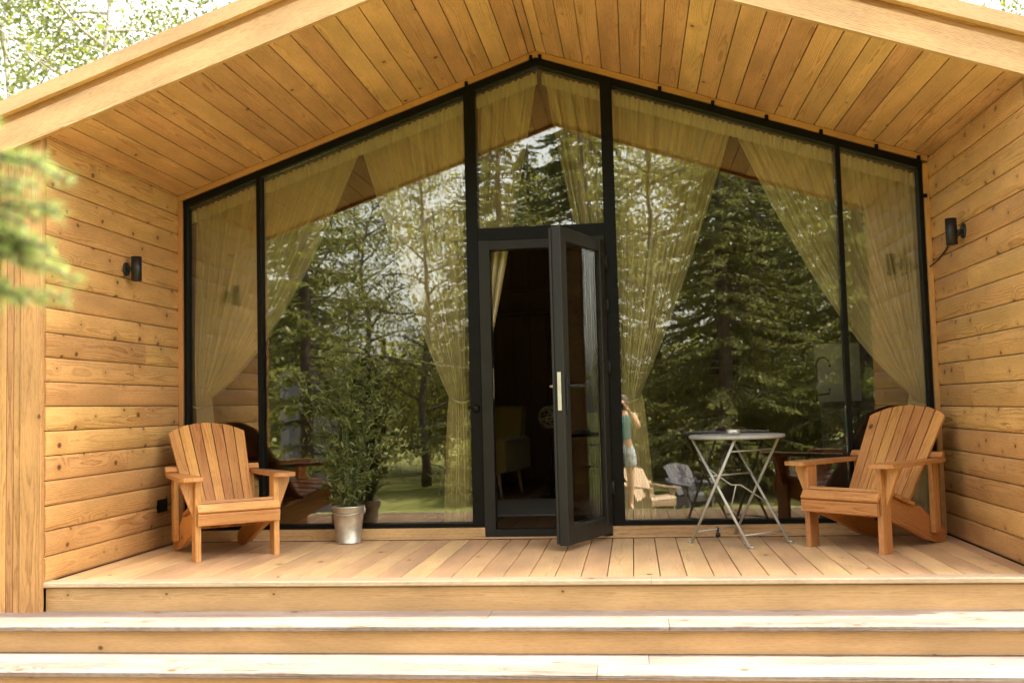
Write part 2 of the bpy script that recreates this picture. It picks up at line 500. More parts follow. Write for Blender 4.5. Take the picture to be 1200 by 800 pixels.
def slope_poly(xa, xb, z0, z1, y):
    """band following the roof between offsets z0..z1 above the soffit line; xa, xb on one side of the ridge"""
    return [(xa, y, zs(xa) + z0), (xb, y, zs(xb) + z0), (xb, y, zs(xb) + z1), (xa, y, zs(xa) + z1)]

# side walls: structural core plus horizontal siding boards on the porch side
for s in (-1, 1):
    b = MB()
    xi, xo = s * 2.716, s * 3.14
    b.prism([(xi, YF + .03, -.6), (xi, YF + .03, zs(xi) - .003), (xo, YF + .03, zs(xo) - .003), (xo, YF + .03, -.6)], Y, 7.6, grain=Z)
    b.build('wall_core', DARKCAB, cabin)
    b = MB(); pitch = 0.1417
    for k in range(18):
        zc = (k + .5) * pitch
        split = rnd.random()
        segs = [(-1.715, -0.004)] if split < .55 else [(-1.715, -1.715 + .35 + split), (-1.715 + .3515 + split, -0.004)]
        hgt = pitch - .0055
        for y0, y1 in segs:
            b.board((s * 2.704, (y0 + y1) / 2, zc), Y * (-s), Z, X * (-s), y1 - y0, hgt, 0.02, 0.0035, bulge=0.006)
    b.build('siding', W_WALL, cabin)
# the front end of each side wall: upright boards of two widths
for s in (-1, 1):
    b = MB()
    x = s * 2.692
    for wdt in (.132, .042, .046, .045, .135):
        xc = x + s * wdt / 2
        pr = 0.012 if wdt > .1 else (0.004 if wdt < .044 else 0.0)
        hgt = zs(xc - s * wdt / 2) + .03 + .56
        b.board((xc, YF - .005 - pr / 2, -.56 + hgt / 2), Z, X, -Y, hgt, wdt - .003, .022 + pr, .003)
        x += s * wdt
    b.build('end_cladding', W_CORNER, cabin)
    b = MB()
    b.box((s * 3.142, YF, -.56), (s * 3.165, 5.5, 2.42))
    b.build('outer_cladding', W_CORNER, cabin)

# soffit boards
b = MB()
for s in (-1, 1):
    edges = [0.002, .055 if s < 0 else .075]
    while edges[-1] < 2.9:
        edges.append(edges[-1] + .1325)
    for a, c in zip(edges[:-1], edges[1:]):
        xm = XR + s * (a + c) / 2
        if a > 2.715: break
        vdir = Vector((s * CS, 0, -SN)); wdir = Vector((-s * SN, 0, -CS))
        wdt = (c - a) / CS - .0055
        b.board((xm, (-1.765) / 2 - .005, zs(xm) + .012 * CS), Y * s, vdir, wdir, 1.76, wdt, .018, .003)
b.build('soffit', W_SOFFIT, cabin)

# roof slabs and barge boards
for s in (-1, 1):
    b = MB(); xe = XR + s * 3.40; xa = XR + s * 0.0
    b.prism(slope_poly(xa, xe, .026, .228, -1.765), Y, 7.9, grain=Y)
    b.build('roof_slab', DARKCAB, cabin)
    b = MB()
    b.prism(slope_poly(xa, XR + s * 3.44, .230, .256, -1.785), Y, 8.0, grain=Y)
    b.build('roof_sheet', ROOFM, cabin)
    b = MB()
    b.prism(slope_poly(xa, xe, -.025, .135, -1.80), Y, .035, grain=(s * CS, 0, -SN), tone=.6)
    b.build('bargeboard', W_FASCIA, cabin)
    b = MB()
    b.prism(slope_poly(xa, xe, .128, .195, -1.787), Y, .02, grain=(s * CS, 0, -SN), tone=.2)
    b.build('barge_strip', W_CORNER, cabin)
    b = MB()
    b.prism(slope_poly(xa, xe, .180, .264, -1.835), Y, .046, grain=(s * CS, 0, -SN), tone=.45)
    b.build('upper_bargeboard', W_FASCIA, cabin)

# room behind the glass
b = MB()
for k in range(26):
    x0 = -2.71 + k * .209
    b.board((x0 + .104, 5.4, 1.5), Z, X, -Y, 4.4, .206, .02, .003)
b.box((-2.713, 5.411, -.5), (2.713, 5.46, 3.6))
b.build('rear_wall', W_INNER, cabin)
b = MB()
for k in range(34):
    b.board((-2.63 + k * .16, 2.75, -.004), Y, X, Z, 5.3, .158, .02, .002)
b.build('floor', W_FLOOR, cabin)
b = MB(); b.box((-2.2, 5.30, 2.35), (1.9, 5.385, 2.39)); b.box((-1.1, 5.2, 2.05), (.9, 5.385, 2.08))
b.build('wall_shelf', W_INNER, cabin)
b = MB(); b.box((-.33, 5.28, 1.78), (-.13, 5.385, 1.90)); b.build('switch_box', BLACK, cabin)
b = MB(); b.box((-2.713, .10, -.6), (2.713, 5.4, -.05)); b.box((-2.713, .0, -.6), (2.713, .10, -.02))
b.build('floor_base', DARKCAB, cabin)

# black window frame
FD = 0.09
frames = {}
def frame_part(fn):
    b = MB(); fn(b); return b
win = MB()
for s in (-1, 1):
    xe = s * 2.656
    xa = XR
    win.prism([(xa, 0, zf(xa)), (xe, 0, zf(xe)), (xe, 0, zf(xe) - .055), (xa, 0, zf(xa) - .055)], Y, FD)
    win.box((xe, .002, .08), (xe - s * .028, FD - .002, zf(xe) - .05))
for x0, x1 in ((-2.63, -.517), (.553, 2.63)):
    win.box((x0, .001, .079), (x1, FD - .003, .108))
for x in (-2.0727, 2.0998):
    win.box((x - .016, -.003, .10), (x + .016, FD - .006, zf(x) - .05))
for x0, x1 in ((-.518, -.434), (.471, .5545)):
    win.box((x0, -.006, .079), (x1, FD + .003, zf((x0 + x1) / 2) - .03))
win.box((-.434, -.002, 2.113), (.471, FD + .001, 2.205))
frame = win.build('window_frame', BLACK, cabin)
pane_top = lambda x: zf(x) - .055
def pane(poly):
    b = MB(); b.prism(poly, Y, .016); b.build('glass_pane', GLASS, frame)
PY = .045
for xa, xb in ((-2.628, -2.0887), (-2.0567, -.518), (.5545, 2.0838), (2.1158, 2.628)):
    pane([(xa, PY, .108), (xb, PY, .108), (xb, PY, pane_top(xb)), (xa, PY, pane_top(xa))])
pane([(-.434, PY, 2.205), (.471, PY, 2.205), (.471, PY, pane_top(.471)), (XR, PY, pane_top(XR)), (-.434, PY, pane_top(-.434))])
# small black fixing clips along the head of the frame
clip_x = [-.49, XR - .035, XR + .03] + [.53 + k * .365 for k in range(1, 6)] + [2.63]
for x in clip_x:
    b = MB(); zc = zf(x) + .004
    b.box((x - .012, -.032, zc - .016), (x + .012, -.001, zc + .018)); b.build('frame_clip', BLACK, cabin)
b = MB(); b.box((2.648, -.034, 2.27), (2.672, -.001, 2.295)); b.build('frame_clip', BLACK, cabin)

# wooden trim round the frame and the sill beam
for s in (-1, 1):
    b = MB(); xa, xe = XR, s * 2.690
    b.prism([(xa, -.022, zf(xa) + .001), (xe, -.022, zf(xe) + .001), (xe, -.022, zs(xe) - .003), (xa, -.022, zs(xa) - .003)], Y, .11, grain=(s * CS, 0, -SN))
    b.build('head_trim', W_TRIM, cabin)
    b = MB(); b.box((s * 2.657, -.024, .0), (s * 2.690, .085, zf(2.66) - .02)); b.build('jamb_trim', W_TRIM, cabin)
for x0, x1 in ((-2.656, -.428), (.468, 2.656)):
    b = MB(); b.box((x0, -.03, .003), (x1, .095, .077), .004); b.build('sill_beam', W_RISER, cabin)
b = MB(); b.box((-2.65, -.058, .002), (2.65, -.031, .014)); b.build('floor_strip', W_DECK, cabin)

# door frame and door
b = MB()
b.box((-.432, -.020, .002), (-.352, .085, 2.112)); b.box((.395, -.020, .002), (.470, .085, 2.112))
b.box((-.352, -.018, 2.045), (.395, .084, 2.111)); b.box((-.352, -.018, .003), (.395, .084, .062))
dframe = b.build('door_frame', ANTHRA, cabin)
b = MB(); b.box((-.351, .01, .98), (-.346, .035, 1.2)); b.build('strike_plate', STEEL, dframe)
b = MB(); b.lathe([(.0, 0), (.026, 0), (.026, .02), (.018, .028), (0, .03)], (-.475, -.006, .915), 20, -Y); b.build('door_stop', BLACK, cabin)

DA = math.atan2(.646, .266)
dr = MB(); DWd, DH, DT = .70, 2.04, .068
z0 = .035
ST = .085
# local: hinge at origin, leaf runs along -X, outer face at y = -DT
def leafbox(m_, x0, x1, za, zb, y0=-DT, y1=0): m_.box((x0, y0, za), (x1, y1, zb), .004)
leafbox(dr, -DWd, -DWd + ST, z0, z0 + DH); leafbox(dr, -ST, 0, z0, z0 + DH)
leafbox(dr, -DWd + ST, -ST, z0, z0 + .115, -DT + .002, -.002); leafbox(dr, -DWd + ST, -ST, z0 + DH - .09, z0 + DH, -DT + .002, -.002)
leafbox(dr, -DWd + .006, -.006, z0 + .004, z0 + DH - .004, -.012 + .02, .02)     # rebate lip on the inner side
dr2 = MB()
door = None
dr = MB()
leafbox(dr, -DWd, -DWd + ST, z0, z0 + DH); leafbox(dr, -ST, 0, z0, z0 + DH)
leafbox(dr, -DWd + ST, -ST, z0, z0 + .115, -DT + .002, -.002); leafbox(dr, -DWd + ST, -ST, z0 + DH - .09, z0 + DH, -DT + .002, -.002)
leafbox(dr, -DWd - .012, -DWd + .03, z0 + .01, z0 + DH - .01, -.004, .012)
door = dr.build('door', ANTHRA, cabin)
door.location = (.407, -.022, 0); door.rotation_euler = (0, 0, DA)
b = MB(); b.box((-DWd + ST, -DT / 2 - .009, z0 + .115), (-ST, -DT / 2 + .009, z0 + DH - .09)); b.build('door_glass', GLASS, door)
b = MB(); b.box((-DWd - .0035, -.046, .89), (-DWd + .01, -.020, 1.135), .001); b.build('lock_plate', STEEL, door)
b = MB()
b.box((-DWd + .025, -DT - .008, .86), (-DWd + .06, -DT - .0005, 1.10), .002)
b.tube([(-DWd + .042, -DT, 1.045), (-DWd + .042, -DT - .05, 1.045), (-DWd + .055, -DT - .058, 1.045), (-DWd + .165, -DT - .058, 1.045)], .0095, 10)
b.build('door_handle', LAMPBLK, door)
b = MB()
b.box((-DWd + .025, .001, .86), (-DWd + .06, .009, 1.10), .002)
b.tube([(-DWd + .042, .0, 1.045), (-DWd + .042, .05, 1.045), (-DWd + .055, .058, 1.045), (-DWd + .165, .058, 1.045)], .0095, 10)
b.build('door_handle', STEEL, door)
for zc in (.34, 1.18, 1.62, 1.92):
    b = MB(); b.tube([(.012, -DT - .004, zc - .05), (.012, -DT - .004, zc + .05)], .011, 10); b.box((-.045, -DT - .006, zc - .035), (.012, -DT - .0005, zc + .035), .001)
    b.build('hinge', ANTHRA, door)

# a small black vent low on the left wall
b = MB(); b.box((-2.697, -.36, .245), (-2.682, -.22, .335)); b.build('wall_vent', BLACK, cabin)

# ------------------------------------------------------------------ deck and steps
deck = thing('porch_deck', 'pale boarded porch deck under the gable roof with rounded front edge board', 'deck')
b = MB(); k0 = -.245 - .142 * 18
x = k0
while x < 2.69:
    a, c = max(x, -2.688), min(x + .142, 2.688)
    if c - a > .02:
        b.board(((a + c) / 2, (-.06 - 1.615) / 2, -.0145), Y, X, Z, 1.555, c - a - .005, .027, .003)
    x += .142
b.build('decking', W_DECK, deck)
b = MB()
b.board((-1.0, -1.675, -.0135), X, Y, Z, 3.4, .112, .030, .006, tone=.55); b.board((1.712, -1.675, -.0135), X, Y, Z, 2.02, .112, .030, .006, tone=.5)
b.build('edge_board', W_EDGE, deck)
b = MB(); b.box((-2.690, -1.708, -.166), (2.75, -1.682, -.034), .002, tone=.5); b.build('front_board', W_RISER, deck)
b = MB(); b.box((-2.68, -1.67, -.55), (2.68, -.05, -.035)); b.build('deck_joists', DARKCAB, deck)

steps = thing('porch_steps', 'wide sunlit wooden steps leading up to the porch deck', 'steps')
sx0, sx1 = -3.6, 3.8
for zt, ya, yb in ((-.16, -2.10, -1.71), (-.303, -2.445, -2.065), (-.446, -2.80, -2.41)):
    b = MB(); wd = (yb - ya - .006) / 2
    for q in range(2):
        yc = ya + wd / 2 + q * (wd + .006)
        xx = sx0
        for xn in (sx0 + rnd.uniform(3.2, 4.4), sx1):
            b.board(((xx + xn) / 2, yc, zt - .0135), X, Y, Z, xn - xx - .003, wd, .027, .004)
            xx = xn
    b.build('tread', W_TREAD, steps)
    b = MB(); b.box((sx0 + .01, ya + .035, zt - .143 if zt > -.4 else -.62), (sx1 - .01, ya + .06, zt - .030), .002, tone=.5); b.build('riser', W_RISER, steps)
b = MB(); b.box((sx0 + .02, -2.06, -.62), (sx1 - .02, -1.73, -.20)); b.box((sx0 + .02, -2.40, -.62), (sx1 - .02, -2.062, -.345)); b.box((sx0 + .02, -2.74, -.62), (sx1 - .02, -2.402, -.49))
b.build('carriage', DARKCAB, steps)

# ------------------------------------------------------------------ wall lamps
def wall_lamp(loc, s, label):
    t = thing('wall_lamp', label, 'wall lamp', loc, 0, 'black wall lamps on the porch walls')
    b = MB(); b.lathe([(0, 0), (.045, 0), (.045, .012), (.04, .016), (0, .016)], (0, 0, 0), 24, X * s); b.build('wall_mount', LAMPBLK, t)
    b = MB(); b.tube([(0, 0, 0), (s * .055, 0, 0)], .012, 10); b.build('arm', LAMPBLK, t)
    b = MB(); b.lathe([(.026, -.078), (.030, -.081), (.034, -.081), (.034, .081), (.030, .081), (.026, .075)], (s * .078, 0, 0), 28); b.build('shade', LAMPBLK, t)
    return t
wall_lamp((-2.692, -.80, 1.90), 1, 'black cylinder wall lamp on the left boarded wall, no cable showing')
lr = wall_lamp((2.692, -.69, 1.925), -1, 'black cylinder wall lamp on the right wall with a loose cable')
b = MB(); b.tube([(-.006, .04, -.005), (-.012, .10, -.01), (-.008, .17, -.035), (-.012, .26, -.03), (-.01, .36, -.065), (-.01, .52, -.10), (-.025, .655, -.13)], .0055, 6); b.build('cable', CABLE, lr)

# ------------------------------------------------------------------ curtains
def head_z(x): return zf(x) - .115
def curtain(label, xa, xb, xt, zt, cxf, czf, tail, ybase=.17, seed=1, gather=.11, pl=17):
    rg = np.random.default_rng(seed)
    t = thing('curtain', label, 'curtain', (xt, ybase, 0), 0, 'sheer curtains tied back behind the glass')
    N, RU, RD = 150, 46, 16
    ss = np.linspace(0, 1, N); sg = 1 if xb > xa else -1
    wid = abs(xb - xa); npl = pl * wid
    ph = ss * npl * math.tau + 1.6 * np.sin(ss * 9 + seed) + 1.1 * np.sin(ss * 23 + seed * 2)
    wav = np.sin(ph) + .5 * np.sin(ph * .47 + 1.3) + .3 * np.sin(ph * 2.1)
    vs = []
    for r in range(RU + RD + 1):
        for i, s in enumerate(ss):
            x0 = xa + (xb - xa) * s; z0 = head_z(x0) + .02
            xti = xt + sg * (s - .25) * gather; zti = zt + .05 * s - .03 * math.sin(s * 5 + seed)
            if r <= RU:
                q = r / RU
                cxx = xti + (x0 - xti) * (cxf * s + .5 * (1 - s)); czz = zti + (z0 - zti) * (czf * s + .4 * (1 - s))
                x = (1 - q) ** 2 * x0 + 2 * q * (1 - q) * cxx + q * q * xti
                z = (1 - q) ** 2 * z0 + 2 * q * (1 - q) * czz + q * q * zti
                amp = .032 + .010 * math.sin(q * 3.1) - .012 * q ** 4
                y = wav[i] * amp + .02 * math.sin(s * 5 + q * 4 + seed) * q * (1 - q) * 2
                z -= .012 * wav[i] * q * (1 - q) * 2
            else:
                q = (r - RU) / RD
                wd = gather * (1.0 + .55 * q ** .6) ; x = xt + sg * ((s - .25) * wd + tail * q); z = zti + (.10 - zti) * q
                y = wav[i] * (.010 + .016 * q)
            vs.append((x - xt, y, z))
    fs = [(r * N + i, r * N + i + 1, (r + 1) * N + i + 1, (r + 1) * N + i) for r in range(RU + RD) for i in range(N - 1)]
    b = MB(); b.add(vs, fs, smooth=True); b.build('drape', SHEER, t)
    # gathered heading tape
    Nh = int(wid * 150) + 2; vs = []
    for r in range(4):
        for i in range(Nh):
            s = i / (Nh - 1); x0 = xa + (xb + sg * .012 - xa) * s
            z = head_z(x0) + (.042, .022, -.022, -.050)[r] + .005 * math.sin(i * .9 + seed) * (r == 0)
            y = -.075 + .009 * math.sin(i * 1.25 + seed) + .004 * math.sin(i * .41) - .012 * (r in (1, 2))
            vs.append((x0 - xt, y, z))
    fs = [(r * Nh + i, r * Nh + i + 1, (r + 1) * Nh + i + 1, (r + 1) * Nh + i) for r in range(3) for i in range(Nh - 1)]
    b = MB(); b.add(vs, fs, smooth=True); b.build('heading', HEADM, t)
    b = MB(); b.tube([(-.05 * sg, -.035, zt + .0), (0, -.05, zt - .015), (.07 * sg, -.035, zt + .012), (.05 * sg, .04, zt + .02), (-.05 * sg, .04, zt)], .008, 6); b.build('tie_back', SHEER, t)
    return t
curtain('sheer curtain swept to the far left edge behind the left chair', -2.63, -1.33, -2.60, .985, .47, .20, .01, seed=1)
curtain('sheer curtain gathered against the left side of the door post, above the bucket side', -.50, -1.32, -.60, .97, .42, .33, .0, seed=2, gather=.13)
curtain('narrow sheer curtain in the left half of the gable pane over the door', -.44, XR - .015, -.475, 1.20, .5, .42, .0, seed=3, pl=20, gather=.07)
curtain('narrow sheer curtain in the right half of the gable pane over the door', .475, XR + .04, .505, 1.20, .5, .42, .0, seed=4, pl=20, gather=.07)
curtain('sheer curtain gathered against the right side of the door post near the table', .54, 1.40, .60, .94, .42, .33, .02, seed=5, gather=.13)
curtain('sheer curtain swept to the far right edge behind the right chair', 2.64, 1.415, 2.62, .87, .45, .22, .0, seed=6)

# ------------------------------------------------------------------ adirondack chairs
def make_chair(name, label, wm, loc, rz, group, sc=1.0):
    t = thing(name, label, 'chair', loc, rz, group)
    t.scale = (sc, sc, sc)
    # side rails from the front apron down to the floor at the back
    for s in (-1, 1):
        b = MB()
        pts = [(-.035, .235), (-.05, .29), (-.03, .335), (.02, .352), (.10, .335), (.22, .29), (.34, .255), (.45, .245), (.60, .145), (.73, .075), (.745, .04), (.73, .003), (.63, .003), (.50, .035), (.25, .135), (.05, .205)]
        b.prism([(s * .222 - .016, y, z) for y, z in pts], X, .032, grain=Vector((0, .93, -.37)))
        b.build('side_rail', wm, t)
    # seat slats
    b = MB()
    def slat(y, z, ang, w, x=.262):
        a = R(ang); b.board((0, y, z), X, Vector((0, math.cos(a), math.sin(a))), Vector((0, -math.sin(a), math.cos(a))), 2 * x, w, .022, .004)
    slat(-.058, .262, -82, .075); slat(-.050, .330, -52 + 180 - 180 + 104, .060)
    for y, z, a in ((.016, .364, -5), (.092, .350, -16), (.166, .325, -20), (.240, .299, -18), (.314, .277, -14)):
        slat(y, z, a, .068)
    b.build('seat', wm, t)
    # fan back of seven slats with an arched top
    b = MB(); bz, by = .170, .290; lean = R(37.5)
    ud = Vector((0, math.sin(lean), math.cos(lean))); wd = Vector((0, -math.cos(lean), math.sin(lean)))
    for k in range(-3, 4):
        top = .858 - .0058 * k * k - (.006 if abs(k) == 3 else 0)
        a = math.atan2((.0755 - .0595) * k, .74)
        uu = (ud * math.cos(a) + X * math.sin(a)).normalized(); vv = uu.cross(wd).normalized()
        if vv.x < 0: vv = -vv
        base = Vector((.0595 * k, by, bz))
        c = base + uu * top / 2
        off = rnd.uniform(0, 60); dv = rnd.uniform(-.03, .03); dwp = rnd.uniform(.03, .07); th = .018
        w0, w1 = .0560, .0700
        # slanted top following the arch
        drop = .0058 * (2 * k) * .5
        ol = [(-w0 / 2, 0), (w0 / 2, 0), (w1 / 2, top - drop * 1.0 - .001 * 0), (0, top + .003), (-w1 / 2, top + drop * 1.0)]
        rr = []
        for q in (1, 0):
            rr.append([base + vv * p + uu * h + wd * (q * th) for p, h in ol])
        wcs = [[(off + h, p + dv, q * th + dwp) for p, h in ol] for q in (1, 0)]
        if (vv.cross(uu)).dot(wd) < 0: pass
        b.sweep(rr, wcs)
    b.build('backrest', wm, t)
    # cross braces behind the back
    b = MB()
    yb = by + math.tan(lean) * (.555 - bz)
    b.board((0, yb + .018, .548), X, Vector((0, math.sin(lean), math.cos(lean))), wd, .64, .042, .030, .003)
    b.build('back_brace', wm, t)
    b = MB(); b.board((0, by + .085, .235), X, ud, wd, .41, .06, .025, .003); b.build('lower_brace', wm, t)
    for s in (-1, 1):
        b = MB(); b.board((s * .252, .02, .2525), Z, Y, X * s, .505, .095, .036, .003); b.build('front_leg', wm, t)
        b = MB(); b.board((s * .258, .585, .29), Z, Y, X * s, .43, .075, .034, .003); b.build('rear_leg', wm, t)
        # arm: paddle wide at the front, narrow at the back
        b = MB()
        xi = s * .222
        ol = [(-.085, .222), (-.105, .240), (-.110, .300), (-.095, .355), (-.06, .372), (.15, .368), (.40, .345), (.64, .312), (.67, .300), (.67, .258), (.30, .232)]
        b.prism([(s * xx, y, .507) for y, xx in ol], Z, .024, grain=Y); b.build('armrest', wm, t)
        b = MB()
        b.prism([(s * .300 - .014, y, z) for y, z in ((-.02, .505), (.075, .505), (.06, .40), (.03, .30), (.01, .255), (-.02, .27))][::1], X, .028, grain=Z)
        b2 = b
        b = MB()
        b.prism([(s * .271, .012, .505), (s * .355, .012, .505), (s * .350, .012, .47), (s * .271, .012, .265)], Y, .028, grain=Z); b.build('arm_bracket', wm, t)
    return t
PORCHG = None
make_chair('adirondack_chair', 'reddish slatted wooden armchair in the left porch corner by the bucket', W_CHAIR, (-1.918, -.834, 0), math.asin(.61), 'slatted wooden armchairs')
make_chair('adirondack_chair', 'slatted wooden armchair by the right porch wall, next to the folding table', W_CHAIR, (1.893, -.731, 0), -math.asin(.70), 'slatted wooden armchairs')

# ------------------------------------------------------------------ bistro table and tin
TC = Vector((1.302, -.335))
tb = thing('bistro_table', 'round folding metal bistro table with thin crossed legs', 'table', (TC.x, TC.y, 0), 0)
b = MB(); b.lathe([(0, .684), (.296, .684), (.302, .678), (.308, .680), (.311, .688), (.309, .698), (.303, .702), (.0, .7025)], (0, 0, 0), 56); b.build('tabletop', TABLETOP, tb)
A, Bp, Cp, Dp = [Vector(q) - TC for q in ((.985, -.346), (1.312, -.640), (1.292, -.035), (1.622, -.353))]
dAB = (Bp - A); nAC = (Cp - A)
def leg(foot, top):
    b = MB(); f = Vector((foot.x, foot.y, .006)); tp = Vector((top.x, top.y, .680))
    b.tube([f, f + (tp - f) * .5, tp], .0092, 10); b.build('leg', TABLEM, tb)
    return f, tp
def lerp2(a, b, q): return a + (b - a) * q
inset = nAC.normalized() * .03
lA = leg(A, Bp * .86 + A * .14 ); lC = leg(Cp, Dp * .86 + Cp * .14)
lB = leg(Bp + nAC.normalized() * .022, A * .96 + Bp * .04 + nAC.normalized() * .022); lD = leg(Dp - nAC.normalized() * .022, Cp * .96 + Dp * .04 - nAC.normalized() * .022)
def onleg(lg, z):
    q = (z - lg[0].z) / (lg[1].z - lg[0].z); return lg[0] + (lg[1] - lg[0]) * q
for (p, q, z) in ((lA, lC, .075), (lB, lD, .075), (lB, lD, .44), (lA, lC, .60)):
    b = MB(); b.tube([onleg(p, z), onleg(q, z)], .0055, 8); b.build('crossbar', TABLEM, tb)
b = MB(); a1, c1 = onleg(lA, .30), onleg(lC, .30)
m1 = (onleg(lA, .36) + onleg(lC, .36)) / 2
b1, d1 = onleg(lB, .50), onleg(lD, .27)
b.tube([onleg(lB, .49), m1 + Vector((-.03, 0, .012)), m1 + Vector((.03, 0, .012)), onleg(lD, .25)], .005, 8)
b.tube([m1 + Vector((0, 0, .012)), onleg(lA, .16) * .35 + onleg(lC, .16) * .65], .005, 8)
b.build('brace', TABLEM, tb)
for lg, d in ((lA, -1), (lB, 1), (lC, -1), (lD, 1)):
    f = lg[0]; dd = Vector((dAB.x, dAB.y, 0)).normalized() * d
    b = MB(); b.tube([f + Vector((0, 0, .002)) - dd * .002, f + dd * .028 + Vector((0, 0, .0005))], [.0095, .0075], 10); b.build('foot_cap', TABLEM, tb)
b = MB(); mm = (onleg(lA, .075) + onleg(lC, .075)) / 2; b.lathe([(0, -.05), (.016, -.05), (.016, -.028), (.008, -.026), (.008, .006), (.012, .008), (0, .01)], mm, 16); b.build('clamp_knob', LAMPBLK, tb)
b = MB(); b.lathe([(0, 0), (.040, 0), (.043, .004), (.043, .030), (.039, .034), (.037, .030), (.036, .008), (0, .007)], (1.275, -.42, .7028), 32)
tag(b.build('tin_dish', ZINC), 'small round metal ashtray tin standing on the folding table', 'tin')

# ------------------------------------------------------------------ bucket and plant
bk = Vector((-1.375, -.165, 0))
bu = thing('bucket', 'galvanised metal bucket standing on the deck against the sill beam', 'bucket', bk)
b = MB(); b.lathe([(.0, .001), (.084, .001), (.088, .004), (.088, .010), (.085, .014), (.097, .12), (.111, .245), (.116, .250), (.118, .256), (.114, .260), (.109, .254), (.095, .12), (.083, .02), (0, .018)], (0, 0, 0), 44); b.build('body', ZINC, bu)
b = MB(); b.lathe([(0, .18), (.099, .18), (.100, .222), (.06, .229), (0, .232)], (0, 0, 0), 28); b.build('soil', SOIL, bu)
for s in (-1, 1):
    b = MB(); b.tube([(s * .106, 0, .20), (s * .118, 0, .215), (s * .120, 0, .238), (s * .110, 0, .25)], .005, 6); b.build('lug', ZINC, bu)
b = MB(); b.tube([(.118 * math.cos(q), -.118 * math.sin(q) * .97, .236 - .035 * math.sin(q)) for q in np.linspace(0, math.pi, 15)], .0035, 6); b.build('handle', ZINC, bu)
pp = thing('pot_plant', 'tall feathery green plant growing from the metal bucket beside the left chair', 'plant', bk + Vector((0, 0, .23)))
rg = np.random.default_rng(5); b = MB(); LC, LD = [], []
def stalk(p0, p1, p2, r, n_, n2=7):
    p0, p1, p2 = Vector(p0), Vector(p1), Vector(p2)
    f = lambda q: p0 * (1 - q) ** 2 + p1 * 2 * q * (1 - q) + p2 * q * q
    qs = np.linspace(0, 1, n2); b.tube([f(q) for q in qs], [r * (1 - .7 * q) for q in qs], 5)
    for q in rg.uniform(.15, 1, n_):
        LC.append(np.array(f(q)) + rg.normal(size=3) * .014); LD.append(np.array((p2 - p0).normalized()) + rg.normal(size=3) * .6)
    return f
for k in range(18):
    a = k * 2.4 + rg.uniform(-.4, .4); h = (1.17, .95, 1.05, .75, .85)[k % 5] * rg.uniform(.85, 1.04); sp = rg.uniform(.05, .40) * (1.25 - h * .5)
    c, s_ = math.cos(a), math.sin(a)
    top = Vector((c * (.03 + sp), s_ * (.03 + sp) * .45 - .02, h))
    f = stalk((c * .04, s_ * .04, -.02), (c * (.03 + sp * .35), s_ * .04, h * .55), top, .0045, 8)
    for q in np.linspace(.10, .98, int(8 + h * 11)):
        p = f(q); a2 = rg.uniform(0, math.tau); L = (.23 * (1.12 - q) if q > .3 else .10) * rg.uniform(.6, 1.2) + .05
        e = p + Vector((math.cos(a2) * L, max(math.sin(a2) * L * .65, -.9), L * rg.uniform(.15, .75)))
        e.y = min(e.y, .10)
        stalk(p, (p + e) / 2 + Vector((0, 0, .02)), e, .0016, int(6 + L * 62), 4)
for k in range(9):
    a = rg.uniform(0, math.tau); h = rg.uniform(.02, .12); c, s_ = math.cos(a), math.sin(a)
    stalk((c * .05, s_ * .05, 0), (c * .09, s_ * .08, h), (c * .13, s_ * .11, h * .8), .0022, 9, 5)
b.build('stems', STEMG, pp)
quads('leaves', leaves(np.array(LC), rg, .047, .24, .5, np.array(LD)), LEAF_POT, pp)

# ------------------------------------------------------------------ things in the room
ac = thing('lounge_chair', 'mustard yellow upholstered armchair inside the dark room', 'armchair', (-.98, 3.4, .01), R(-15))
b = MB(); b.box((-.33, -.33, .27), (.33, .30, .43), .03); b.build('seat', MUSTARD, ac)
b = MB(); b.board((0, .33, .62), X, Vector((0, .2, .98)), Vector((0, -.98, .2)), .72, .60, .14, .03); b.build('backrest', MUSTARD, ac)
for s in (-1, 1):
    b = MB(); b.box((s * .33, -.34, .25), (s * .43, .36, .60), .03); b.build('armrest', MUSTARD, ac)
    for yy in (-.27, .3):
        b = MB(); b.tube([(s * .35, yy, 0), (s * .31, yy * .95, .27)], [.014, .022], 10); b.build('leg', W_BRIGHT, ac)
b = MB(); b.box((-1.15, 1.35, .008), (.02, 2.75, .020), .003); tag(b.build('rug', RUGM), 'pale rug on the dark floor just inside the door', 'rug')
oo = thing('wire_ornament', 'round wire ornament on a thin black stand beside the mustard armchair', 'ornament', (-.20, 3.0, .01))
b = MB()
for k in range(9):
    a = rnd.uniform(0, 6.28); th = rnd.uniform(.2, 1.4); n_ = Vector((math.cos(a) * math.sin(th), math.sin(a) * math.sin(th), math.cos(th))); e1 = n_.orthogonal().normalized(); e2 = n_.cross(e1)
    b.tube([Vector((0, 0, .80)) + (e1 * math.cos(q) + e2 * math.sin(q)) * .115 for q in np.linspace(0, math.tau, 25)], .004, 5)
b.build('wire_ball', STEEL, oo)
b = MB(); b.tube([(0, 0, 0), (0, 0, .64)], .012, 8); b.lathe([(0, 0), (.12, 0), (.12, .012), (.014, .02), (0, .02)], (0, 0, 0), 24); b.build('stand', LAMPBLK, oo)
kc = thing('kitchen_counter', 'dark kitchen counter with grey splashback seen through the right glass', 'counter', (2.40, 1.15, .01))
b = MB(); b.box((-.34, -.28, .0), (.29, .30, .85)); b.build('cabinet', DARKCAB, kc)
b = MB(); b.box((-.36, -.30, .851), (.30, .32, .885)); b.build('worktop', DARKCAB, kc)
b = MB(); b.box((-.27, .27, .886), (.09, .30, 1.36)); b.build('splashback', GREYPANEL, kc)
